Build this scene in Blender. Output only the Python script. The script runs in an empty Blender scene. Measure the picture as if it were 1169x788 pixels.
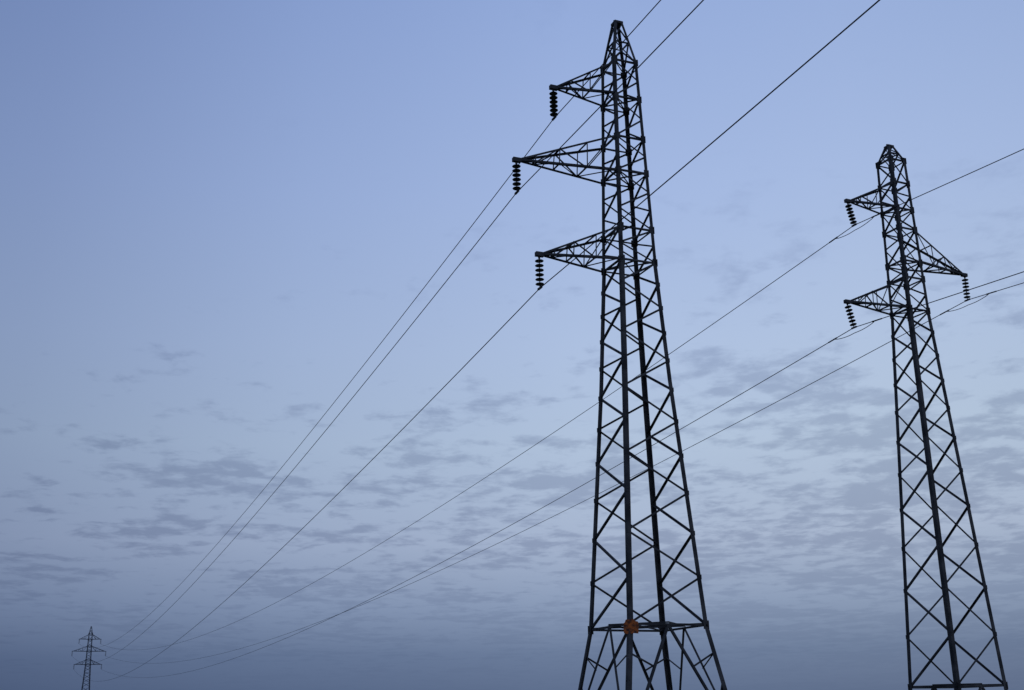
import bpy, math, random
from mathutils import Vector, Matrix
random.seed(4)
scene=bpy.context.scene
scene.view_settings.view_transform='Standard'
try: scene.view_settings.look='None'
except Exception: pass
scene.view_settings.exposure=0
COL=scene.collection

def lin(r,g,b):
    f=lambda c:(c/255/12.92) if c/255<=.04045 else ((c/255+.055)/1.055)**2.4
    return (f(r),f(g),f(b),1)

# ---------------- materials
def noisemat(name,c1,c2,scale,rough=.7,metal=0.0,detail=6,bump=0.0,spec=.5,lo=.35,hi=.65):
    m=bpy.data.materials.new(name); m.use_nodes=True
    nt=m.node_tree; b=nt.nodes['Principled BSDF']
    tc=nt.nodes.new('ShaderNodeTexCoord'); n=nt.nodes.new('ShaderNodeTexNoise')
    n.inputs['Scale'].default_value=scale; n.inputs['Detail'].default_value=detail
    r=nt.nodes.new('ShaderNodeValToRGB')
    r.color_ramp.elements[0].position=lo; r.color_ramp.elements[0].color=(*c1,1)
    r.color_ramp.elements[1].position=hi; r.color_ramp.elements[1].color=(*c2,1)
    nt.links.new(tc.outputs['Object'],n.inputs['Vector']); nt.links.new(n.outputs['Fac'],r.inputs['Fac'])
    nt.links.new(r.outputs['Color'],b.inputs['Base Color'])
    b.inputs['Roughness'].default_value=rough; b.inputs['Metallic'].default_value=metal
    b.inputs['Specular IOR Level'].default_value=spec
    if bump:
        bp=nt.nodes.new('ShaderNodeBump'); bp.inputs['Strength'].default_value=bump
        nt.links.new(n.outputs['Fac'],bp.inputs['Height']); nt.links.new(bp.outputs['Normal'],b.inputs['Normal'])
    return m
STEEL=noisemat('weathered_steel',(.028,.027,.028),(.095,.086,.083),1.6,.75,spec=.2,lo=.38,hi=.68)
FARST=noisemat('haze_tinted_steel',(.08,.088,.11),(.13,.14,.17),1.6,.75,spec=.2)  # far pylon's steel, distance haze painted in as a lighter, bluer base colour
WIRE=noisemat('conductor_metal',(.02,.02,.024),(.035,.035,.04),2.0,.7,spec=.15)
PORC=noisemat('dark_porcelain',(.010,.008,.007),(.018,.013,.011),6,.4,spec=.25)
CONC=noisemat('footing_concrete',(.22,.21,.19),(.34,.33,.31),4,.9,bump=.3)
SIGN=noisemat('weathered_orange_paint',(.10,.025,.008),(.60,.13,.014),7,.7,lo=.36,hi=.54)
GRASS=noisemat('field_grass',(.035,.05,.02),(.08,.085,.04),.35,.95,bump=.5)

# ---------------- mesh helper
class MB:
    def __init__(s): s.v=[];s.f=[]
    def prof(s,p,q,pts):
        n=len(pts);b=len(s.v)
        for o in (p,q):
            for x in pts: s.v.append(tuple(o+x))
        for i in range(n):
            j=(i+1)%n; s.f.append((b+i,b+j,b+n+j,b+n+i))
        if n==6:
            for o in (0,n):
                s.f.append((b+o,b+o+1,b+o+2,b+o+3)); s.f.append((b+o,b+o+3,b+o+4,b+o+5))
        else:
            s.f.append(tuple(b+i for i in range(n))); s.f.append(tuple(b+n+i for i in range(n)))
    def angle(s,p,q,a,b,w,t):
        s.prof(p,q,[Vector((0,0,0)),a*w,a*w+b*t,a*t+b*t,a*t+b*w,b*w])
    def brace(s,p,q,nrm,w,off=0.0,t=.012):
        d=(q-p).normalized(); n=(nrm-d*nrm.dot(d)).normalized(); a=d.cross(n)
        o=n*off-a*(w*.5)
        s.angle(p+o,q+o,a,n,w,t)
    def box(s,c,x,y,z):
        s.prof(c-z,c+z,[x+y,-x+y,-x-y,x-y])
    def path(s,pts,r,n=6):
        b=len(s.v)
        for i,p in enumerate(pts):
            d=(pts[min(i+1,len(pts)-1)]-pts[max(i-1,0)]).normalized()
            u=d.cross(Vector((0,0,1)))
            u=u.normalized() if u.length>1e-4 else d.orthogonal().normalized()
            v=d.cross(u)
            for k in range(n):
                an=2*math.pi*k/n; s.v.append(tuple(p+u*r*math.cos(an)+v*r*math.sin(an)))
        for i in range(len(pts)-1):
            for k in range(n):
                j=(k+1)%n; s.f.append((b+i*n+k,b+i*n+j,b+(i+1)*n+j,b+(i+1)*n+k))
    def lathe(s,c,prof,n=20,axis=None):
        b=len(s.v)
        z=(axis or Vector((0,0,-1))).normalized(); u=z.orthogonal().normalized(); v=z.cross(u)
        for r,h in prof:
            for k in range(n):
                an=2*math.pi*k/n; s.v.append(tuple(c+z*h+(u*math.cos(an)+v*math.sin(an))*r))
        for i in range(len(prof)-1):
            for k in range(n):
                j=(k+1)%n; s.f.append((b+i*n+k,b+i*n+j,b+(i+1)*n+j,b+(i+1)*n+k))
    def obj(s,name,mat,parent=None,loc=None,smooth=False):
        me=bpy.data.meshes.new(name); me.from_pydata(s.v,[],s.f)
        o_=bpy.data.objects.new(name,me); COL.objects.link(o_)
        import bmesh
        bm=bmesh.new(); bm.from_mesh(me); bmesh.ops.recalc_face_normals(bm,faces=bm.faces); bm.to_mesh(me); bm.free()
        if smooth:
            for p in me.polygons: p.use_smooth=True
        me.materials.append(mat)
        if parent: o_.parent=parent
        if loc: o_.location=loc
        return o_

SG=[(-1,-1),(1,-1),(1,1),(-1,1)]
ND,SP,H0,H1=6,.19,.04,.02
LS=H0+ND*SP+H1
def interp(prof,z):
    for (z0,h0),(z1,h1) in zip(prof,prof[1:]):
        if z<=z1: return h0+(h1-h0)*(z-z0)/(z1-z0)
    return prof[-1][1]
def levels(z0,z1,n,g):
    w=[g**(i/(n-1)) for i in range(n)]; S=sum(w); out=[z0]
    for x in w: out.append(out[-1]+x/S*(z1-z0))
    return out

def build_pylon(S):
    root=bpy.data.objects.new('electricity_pylon',None); COL.objects.link(root)
    root.empty_display_size=2
    root.location=S['loc']; root.rotation_euler=(0,0,S['rot'])
    prof=S['prof']; k=S.get('k',1.0); ST=S.get('mat',STEEL)
    LW,DW,HW=.165*k*S.get('lw',1),.078*k,.078*k
    def C(i,z):
        h=interp(prof,z); a,b=SG[i%4]; return Vector((a*h,b*h,z))
    m=MB()
    ztop=prof[-1][0]
    for i in range(4):
        a,b=SG[i]
        for (z0,_),(z1,_) in zip(prof,prof[1:]):
            w=LW if z0<S['cage'][0]-.1 else (LW*.8 if z0<S['cage'][-1]-.1 else LW*.62)
            m.angle(C(i,z0),C(i,z1),Vector((-a,0,0)),Vector((0,-b,0)),w,.02*k)
    def fn(i):
        p=(C(i,5)+C(i+1,5))*.5; return Vector((-p.x,-p.y,0)).normalized()
    def ring(z,w,cross=True):
        for i in range(4): m.brace(C(i,z),C(i+1,z),fn(i),w,.022)
        if cross:
            m.brace(C(0,z),C(2,z),Vector((0,0,1)),w*.7,-.02); m.brace(C(1,z),C(3,z),Vector((0,0,1)),w*.7,.02)
    def gusset(i,z,s):
        a,b=SG[i%4]; c=C(i,z)
        m.box(c+Vector((-a*s*.5,b*.006,0)),Vector((s*.75,0,0)),Vector((0,.006,0)),Vector((0,0,s)))
        m.box(c+Vector((a*.006,-b*s*.5,0)),Vector((.006,0,0)),Vector((0,s*.75,0)),Vector((0,0,s)))
    zr=S['ring']
    for i in range(4):
        A,B=C(i,zr),C(i+1,zr); Mid=(A+B)*.5
        a0,b0=C(i,.25),C(i+1,.25)
        m.brace(Mid,a0,fn(i),DW*1.1,.024); m.brace(Mid,b0,fn(i),DW*1.1,.04)
        for (leg,dd) in ((i,a0),(i+1,b0)):
            for t in (.33,.66):
                q=Mid.lerp(dd,t); m.brace(C(leg,q.z+ (zr-q.z)*.35),q,fn(i),DW*.7,.055)
    ring(zr,HW*1.0,True)
    mids=[(C(i,zr)+C(i+1,zr))*.5 for i in range(4)]
    for i in range(4): m.brace(mids[i]+Vector((0,0,.05)),mids[(i+1)%4]+Vector((0,0,.05)),Vector((0,0,1)),HW*.7,0)
    for i in range(4): gusset(i,zr,.15*k)
    lv=levels(zr,S['cage'][0],S['n'],S['g'])
    for j in range(len(lv)-1):
        for i in range(4):
            if j%2==0: p,q=C(i,lv[j]),C(i+1,lv[j+1])
            else: p,q=C(i+1,lv[j]),C(i,lv[j+1])
            m.brace(p,q,fn(i),DW,.024)
    for j,z in enumerate(lv):
        for i in range(4): gusset(i,z,.085*k)
    marks=S['cage']
    jj=0
    for a_,b_,n in zip(marks,marks[1:],S['cn']):
        cl=[a_+(b_-a_)*q/n for q in range(n+1)]
        for j in range(n):
            for i in range(4):
                if jj%2: m.brace(C(i,cl[j]),C(i+1,cl[j+1]),fn(i),DW*.85,.024)
                else: m.brace(C(i+1,cl[j]),C(i,cl[j+1]),fn(i),DW*.85,.036)
            jj+=1
    for z in marks:
        ring(z,HW*.9,z in S['plan'])
        for i in range(4): gusset(i,z,.15*k)
    zc=marks[-1]
    zm=zc+(ztop-zc)*.5
    for i in range(4):
        m.brace(C(i,zc),C(i+1,zm),fn(i),DW*.7,.02); m.brace(C(i+1,zc),C(i,zm),fn(i),DW*.7,.035)
        m.brace(C(i,zm),C(i+1,ztop),fn(i),DW*.6,.03)
        m.brace(C(i,zm),C(i+1,zm),fn(i),DW*.7,.05)
    hp=interp(prof,ztop)
    m.box(Vector((0,0,ztop+.0)),Vector((hp+.015,0,0)),Vector((0,hp+.015,0)),Vector((0,0,.05)))
    m.box(Vector((-.03,0,ztop+.09)),Vector((hp*.7,0,0)),Vector((0,.03,0)),Vector((0,0,.05)))
    m.obj('lattice_tower',ST,root)
    for (sd,L,zb,zt) in S['arms']:
        m=MB()
        tip=Vector((sd*L,0,zb+.06))
        hb,ht=interp(prof,zb),interp(prof,zt)
        st=[0,.3,.58,.82]
        if L<3.6: st=[0,.4,.74]
        up=Vector((0,0,1))
        BB=[];TT=[]
        for y in (-1,1):
            B0=Vector((sd*hb,y*hb,zb)); T0=Vector((sd*ht,y*ht,zt))
            be=tip+Vector((0,y*.05,-.03)); te=tip+Vector((-sd*.08,y*.05,.06))
            outn=Vector((0,-y,0))
            m.angle(B0,be,Vector((0,-y,0)),up,.092*k,.014*k); m.angle(T0,te,Vector((0,-y,0)),-up,.085*k,.014*k)
            b=[B0.lerp(be,s) for s in st]; t=[T0.lerp(te,s) for s in st]
            BB.append(b);TT.append(t)
            for j in range(1,len(st)):
                m.brace(b[j],t[j],outn,.045*k,.02)
                m.brace(b[j],t[j-1],outn,.045*k,.03) if j%2 else m.brace(t[j],b[j-1],outn,.045*k,.03)
        for j in range(1,len(st)):
            m.brace(BB[0][j],BB[1][j],up,.05*k,.016); m.brace(TT[0][j],TT[1][j],-up,.045*k,.016)
            m.brace(BB[(j)%2][j],BB[(j+1)%2][j-1],up,.045*k,.03)
        m.box(tip+Vector((-sd*.02,0,.0)),Vector((.17,0,0)),Vector((0,.085,0)),Vector((0,0,.085)))
        m.box(tip+Vector((0,0,-.11)),Vector((.04,0,0)),Vector((0,.02,0)),Vector((0,0,.07)))
        m.obj('crossarm',ST,root)
        sw=S.get('swing',{}).get((sd,zb),(0,0))
        ax=Vector((sw[0],sw[1],-1)).normalized()
        im=MB(); kk=S.get('ik',1.0)
        pr=[(.0,0),(.022,0),(.022,H0)]
        for q in range(ND):
            h=H0+q*SP
            pr+=[(.024*kk,h),(.03*kk,h+.03),(.09*kk,h+.042),(.15*kk,h+.058),(.172*kk,h+.078),(.16*kk,h+.094),(.11*kk,h+.104),(.03*kk,h+.10),(.02*kk,h+.115),(.02*kk,h+SP-.002)]
        pr+=[(.022,H0+ND*SP),(.022,LS),(0,LS)]
        base=tip+Vector((0,0,-.16))
        im.lathe(Vector((0,0,0)),pr,20,ax)
        io=im.obj('insulator_string',PORC,root,base,smooth=False)
        cm=MB(); e=ax*LS
        cm.box(e+Vector((0,0,-.03)),Vector((.035,0,0)),Vector((0,.17,0)),Vector((0,0,.035)))
        cm.obj('wire_clamp',ST,io)
    for i in range(4):
        fm=MB(); c=C(i,0)
        fm.prof(Vector((c.x,c.y,-.4)),Vector((c.x,c.y,.3)),[Vector((.45*math.cos(t*math.pi/4+math.pi/8),.45*math.sin(t*math.pi/4+math.pi/8),0)) for t in range(8)])
        fm.obj('concrete_footing',CONC,root)
    return root

R1=math.radians(22.8); R2=math.radians(25.5)
P1=Vector((4.72,43.5,0)); P2=Vector((20.0,55.6,0)); P3=Vector((-129.6,365,.3))
profA=[(0,2.36),(4.62,1.58),(13.7,1.03),(18.6,.80),(27.65,.56),(29.75,.18)]
A1=dict(loc=P1,rot=R1,prof=profA,ring=4.62,cage=[18.6,20.0,22.5,24.05,25.9,27.65],cn=[2,3,2,2,2],n=11,g=.55,plan=(18.6,22.5,25.9),
        arms=[(-1,3.92,18.55,20.0),(-1,4.80,22.42,24.05),(-1,3.10,25.98,27.5)])
pyl1=build_pylon(A1)
pyl1['label']='tall dark steel lattice pylon with three crossarms on one side'
profB=[(0,1.62),(2.6,1.49),(20.6,.66),(28.9,.52),(29.85,.17)]
A2=dict(loc=P2,rot=R2,prof=profB,ring=2.6,cage=[20.6,22.3,23.2,25.0,26.1,27.6,28.9],cn=[2,1,2,1,2,1],n=11,g=.5,plan=(20.6,23.2,26.1),
        arms=[(-1,4.0,20.6,22.2),(1,4.14,23.2,24.9),(-1,3.25,26.1,27.5)],lw=1.05,k=1.1,
        swing={(-1,20.6):(.08,-.15),(-1,26.1):(.08,-.15),(1,23.2):(-.03,0)},ik=1.0)
pyl2=build_pylon(A2)
pyl2['label']='dark steel lattice pylon with crossarms on alternating sides and jumper cables'
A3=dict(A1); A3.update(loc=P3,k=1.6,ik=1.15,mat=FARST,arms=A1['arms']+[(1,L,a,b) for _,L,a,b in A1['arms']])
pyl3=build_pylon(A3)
pyl3['label']='distant steel lattice pylon with three pairs of crossarms'
for p in (pyl1,pyl2,pyl3):
    p['category']='electricity pylon'; p['group']='pylons carrying the power line'
sm=MB()
a45=Vector((.7071,-.7071,0)); n45=Vector((-.7071,-.7071,0)); up=Vector((0,0,1))
c=Vector((-1.58,-1.58,4.52))+n45*.03+a45*.07
outline=[(-.26,-.22),(-.12,-.25),(.10,-.23),(.25,-.25),(.27,-.05),(.26,.15),(.15,.18),(.10,.24),(-.18,.23),(-.21,.15),(-.27,.10)]
sm.prof(c-n45*.01,c+n45*.01,[a45*x+up*z for x,z in outline])
sg=sm.obj('warning_plate',SIGN,pyl1); sg['label']='small weathered orange warning plate on the leg'

# ---------------- conductors
def rotz(v,a): return Vector((v.x*math.cos(a)-v.y*math.sin(a),v.x*math.sin(a)+v.y*math.cos(a),v.z))
def att(P,rot,arm,sw=(0,0)):
    sd,L,zb,_=arm
    ax=Vector((sw[0],sw[1],-1)).normalized()
    return P+rotz(Vector((sd*L,0,zb+.06-.16))+ax*LS+Vector((0,0,-.03)),rot)
TH=math.radians(17.65); RO=math.radians(1.0); F=1336.0; CAM=Vector((0,0,1.6))
R0=Vector((1,0,0));U0=Vector((0,-math.sin(TH),math.cos(TH)));FW=Vector((0,math.cos(TH),math.sin(TH)))
RT=R0*math.cos(RO)-U0*math.sin(RO);UP=U0*math.cos(RO)+R0*math.sin(RO)
def ray(x,y): return (RT*((x-584.5)/F)+UP*((394-y)/F)+FW)
a1,a2,a3=A1['arms'],A2['arms'],A3['arms']
S2=(.08,-.15)
wires=[
 (att(P1,R1,a1[2]),att(P3,R1,a3[2]),R1,(755,0),8,0),
 (att(P1,R1,a1[1]),att(P3,R1,a3[1]),R1,(805,0),8,0),
 (att(P1,R1,a1[0]),att(P3,R1,a3[0]),R1,(1010,0),8,0),
 (att(P2,R2,a2[2],S2),att(P3,R1,a3[5]),R2,(1169,171),8.6,1),
 (att(P2,R2,a2[1],(-.03,0)),att(P3,R1,a3[4]),R2,(1169,323),8.2,1),
 (att(P2,R2,a2[0],S2),att(P3,R1,a3[3]),R2,(1169,311),7.8,1)]
for wi,(A,B,ang,tgt,sag,jump) in enumerate(wires):
    h=Vector((math.sin(ang),-math.cos(ang),0))
    n=(A-CAM).cross(ray(*tgt)); sl=-(n.x*h.x+n.y*h.y)/n.z
    span=(B-A).length; curv=4*sag/span**2
    back=lambda s:A+h*s+Vector((0,0,sl*s+curv*s*s))
    frt=lambda s:A.lerp(B,s/span)-Vector((0,0,4*sag*(s/span)*(1-s/span)))
    pts=[back(300*(i/60)**1.5) for i in range(60,0,-1)]
    front=[frt(span*(i/120)**1.4) for i in range(0,121)]
    m=MB(); m.path(pts+front,.0195,6)
    o=m.obj('overhead_wire',WIRE,smooth=True)
    o['label']='thin dark sagging power line conductor between pylons'; o['category']='power line'; o['group']='overhead conductors'
    pos=lambda s: frt(s) if s>=0 else back(-s)
    if jump:
        f=1.5;r_=1.45
        jm=MB(); P=[]
        for i in range(25):
            t=i/24; s=-r_+(f+r_)*t
            P.append(pos(s)-Vector((0,0,.27*math.sin(math.pi*t)**.8)))
        jm.path(P,.017,6); jm.obj('jumper_cable',WIRE,o,smooth=True)
        for s0,s1 in ((-r_-.45,-r_+.2),(f-.2,f+.45)):
            fm=MB(); fm.path([pos(s0),pos((s0+s1)/2),pos(s1)],.034,8); fm.obj('tension_clamp',STEEL,o)

# ---------------- ground
gm=MB(); N=60
S_=6000
for j in range(N+1):
    for i in range(N+1):
        x=(i/N*2-1); y=(j/N*2-1)
        gm.v.append((S_*x*abs(x),S_*y*abs(y),0))
for j in range(N):
    for i in range(N):
        a=j*(N+1)+i; gm.f.append((a,a+1,a+N+2,a+N+1))
g=gm.obj('ground',GRASS); g['kind']='structure'; g['label']='flat dark grass field under the pylons'; g['category']='ground'

# ---------------- world
w=bpy.data.worlds.new('World'); scene.world=w; w.use_nodes=True
nt=w.node_tree; nt.nodes.clear(); nd=nt.nodes; lk=nt.links
out=nd.new('ShaderNodeOutputWorld'); bg=nd.new('ShaderNodeBackground'); lk.new(bg.outputs[0],out.inputs[0])
tc=nd.new('ShaderNodeTexCoord'); sep=nd.new('ShaderNodeSeparateXYZ'); lk.new(tc.outputs['Generated'],sep.inputs[0])
def M(op,a,b=None,c=None,clamp=False):
    n=nd.new('ShaderNodeMath'); n.operation=op; n.use_clamp=clamp
    for i,x in enumerate((a,b,c)):
        if x is None: continue
        if isinstance(x,(int,float)): n.inputs[i].default_value=x
        else: lk.new(x,n.inputs[i])
    return n.outputs[0]
X,Y,Z=sep.outputs
def ramp(fac,pts,interp='LINEAR'):
    r=nd.new('ShaderNodeValToRGB'); r.color_ramp.interpolation=interp
    e=r.color_ramp.elements
    while len(e)<len(pts): e.new(.5)
    for k,(p,c) in enumerate(pts):
        e[k].position=p; e[k].color=c if len(c)==4 else (*c,1)
    lk.new(fac,r.inputs['Fac']); return r
def mix(f,a,b,mode='MIX'):
    n=nd.new('ShaderNodeMix'); n.data_type='RGBA'; n.blend_type=mode
    if isinstance(f,(int,float)): n.inputs[0].default_value=f
    else: lk.new(f,n.inputs[0])
    for k,x in ((6,a),(7,b)):
        if isinstance(x,tuple): n.inputs[k].default_value=x
        else: lk.new(x,n.inputs[k])
    return n.outputs[2]
sky=nd.new('ShaderNodeTexSky'); sky.sky_type='NISHITA'; sky.sun_disc=False
sky.sun_elevation=math.radians(2); sky.sun_rotation=math.radians(60)
skyc=mix(1.0,sky.outputs[0],(.06,.06,.06,1),'MULTIPLY')
elev=ramp(Z,[(0,lin(85,102,133)),(.05,lin(106,124,155)),(.09,lin(138,155,184)),(.14,lin(165,180,206)),(.22,lin(175,193,218)),(.3,lin(172,191,223)),(.42,lin(162,183,224)),(.56,lin(147,170,217)),(1,lin(90,118,175))])
base=mix(.04,elev.outputs[0],skyc)
az=M('ARCTAN2',X,Y)
azf=ramp(M('MULTIPLY_ADD',az,.8,.5),[(0,(.45,.50,.58)),(.17,(.60,.63,.70)),(.35,(.82,.84,.88)),(.55,(1.0,1.0,1.0)),(.75,(1.04,1.03,1.0)),(1,(.95,.95,.93))])
base=mix(1.0,base,azf.outputs[0],'MULTIPLY')
zz=M('ADD',M('MAXIMUM',Z,0.0),.085)
cx=nd.new('ShaderNodeCombineXYZ'); lk.new(M('DIVIDE',X,zz),cx.inputs[0]); lk.new(M('DIVIDE',Y,zz),cx.inputs[1])
def noise(scale,detail,rough=.5,off=(0,0,0),sc=(1,1,1),dist=0):
    mp=nd.new('ShaderNodeMapping'); mp.inputs['Location'].default_value=off; mp.inputs['Scale'].default_value=sc
    lk.new(cx.outputs[0],mp.inputs[0])
    n=nd.new('ShaderNodeTexNoise'); n.inputs['Scale'].default_value=scale; n.inputs['Detail'].default_value=detail
    n.inputs['Roughness'].default_value=rough; n.inputs['Distortion'].default_value=dist
    lk.new(mp.outputs[0],n.inputs['Vector']); return n.outputs['Fac']
n1=noise(8.0,7,.58,(3,1,0),(1.05,1,1),.15)
n2=noise(1.9,2,.5,(7,2,0))
cov=ramp(Z,[(0,(.50,)*3),(.06,(.56,)*3),(.13,(.58,)*3),(.20,(.50,)*3),(.26,(.40,)*3),(.34,(.24,)*3),(.44,(.10,)*3)])
rightm=M('MULTIPLY',az,.16)
sumv=M('ADD',M('ADD',M('ADD',n1,M('MULTIPLY',M('SUBTRACT',n2,.5),.7)),M('MULTIPLY',M('SUBTRACT',cov.outputs[0],.5),.45)),rightm)
dens=ramp(sumv,[(.44,(0,)*3),(.68,(1,)*3)],'EASE')
lowfade=ramp(Z,[(.03,(.10,)*3),(.08,(.45,)*3),(.14,(1,)*3),(.3,(.9,)*3),(.38,(.5,)*3),(.45,(.25,)*3)])
cd=M('MULTIPLY',M('MULTIPLY',dens.outputs[0],lowfade.outputs[0]),.66)
ccol=mix(1.0,mix(1.0,elev.outputs[0],azf.outputs[0],'MULTIPLY'),(.56,.58,.65,1),'MULTIPLY')
fin=mix(cd,base,ccol)
lk.new(fin,bg.inputs[0]); bg.inputs[1].default_value=1.05

sun=bpy.data.lights.new('sun_lamp','SUN'); sun.energy=.1; sun.angle=math.radians(12); sun.color=(1,.85,.72)
so=bpy.data.objects.new('sun_lamp',sun); COL.objects.link(so)
el,ro=math.radians(3),math.radians(60)
sd=Vector((math.sin(ro)*math.cos(el),math.cos(ro)*math.cos(el),math.sin(el)))
so.rotation_euler=(sd).to_track_quat('Z','Y').to_euler()

cam=bpy.data.cameras.new('camera'); co=bpy.data.objects.new('camera',cam); COL.objects.link(co)
cam.sensor_width=36; cam.lens=F/1169*36; cam.clip_end=20000; cam.clip_start=.1
mw=Matrix.Identity(4)
for k,v in enumerate((RT,UP,-FW)):
    for r in range(3): mw[r][k]=v[r]
mw.translation=CAM; co.matrix_world=mw
scene.camera=co
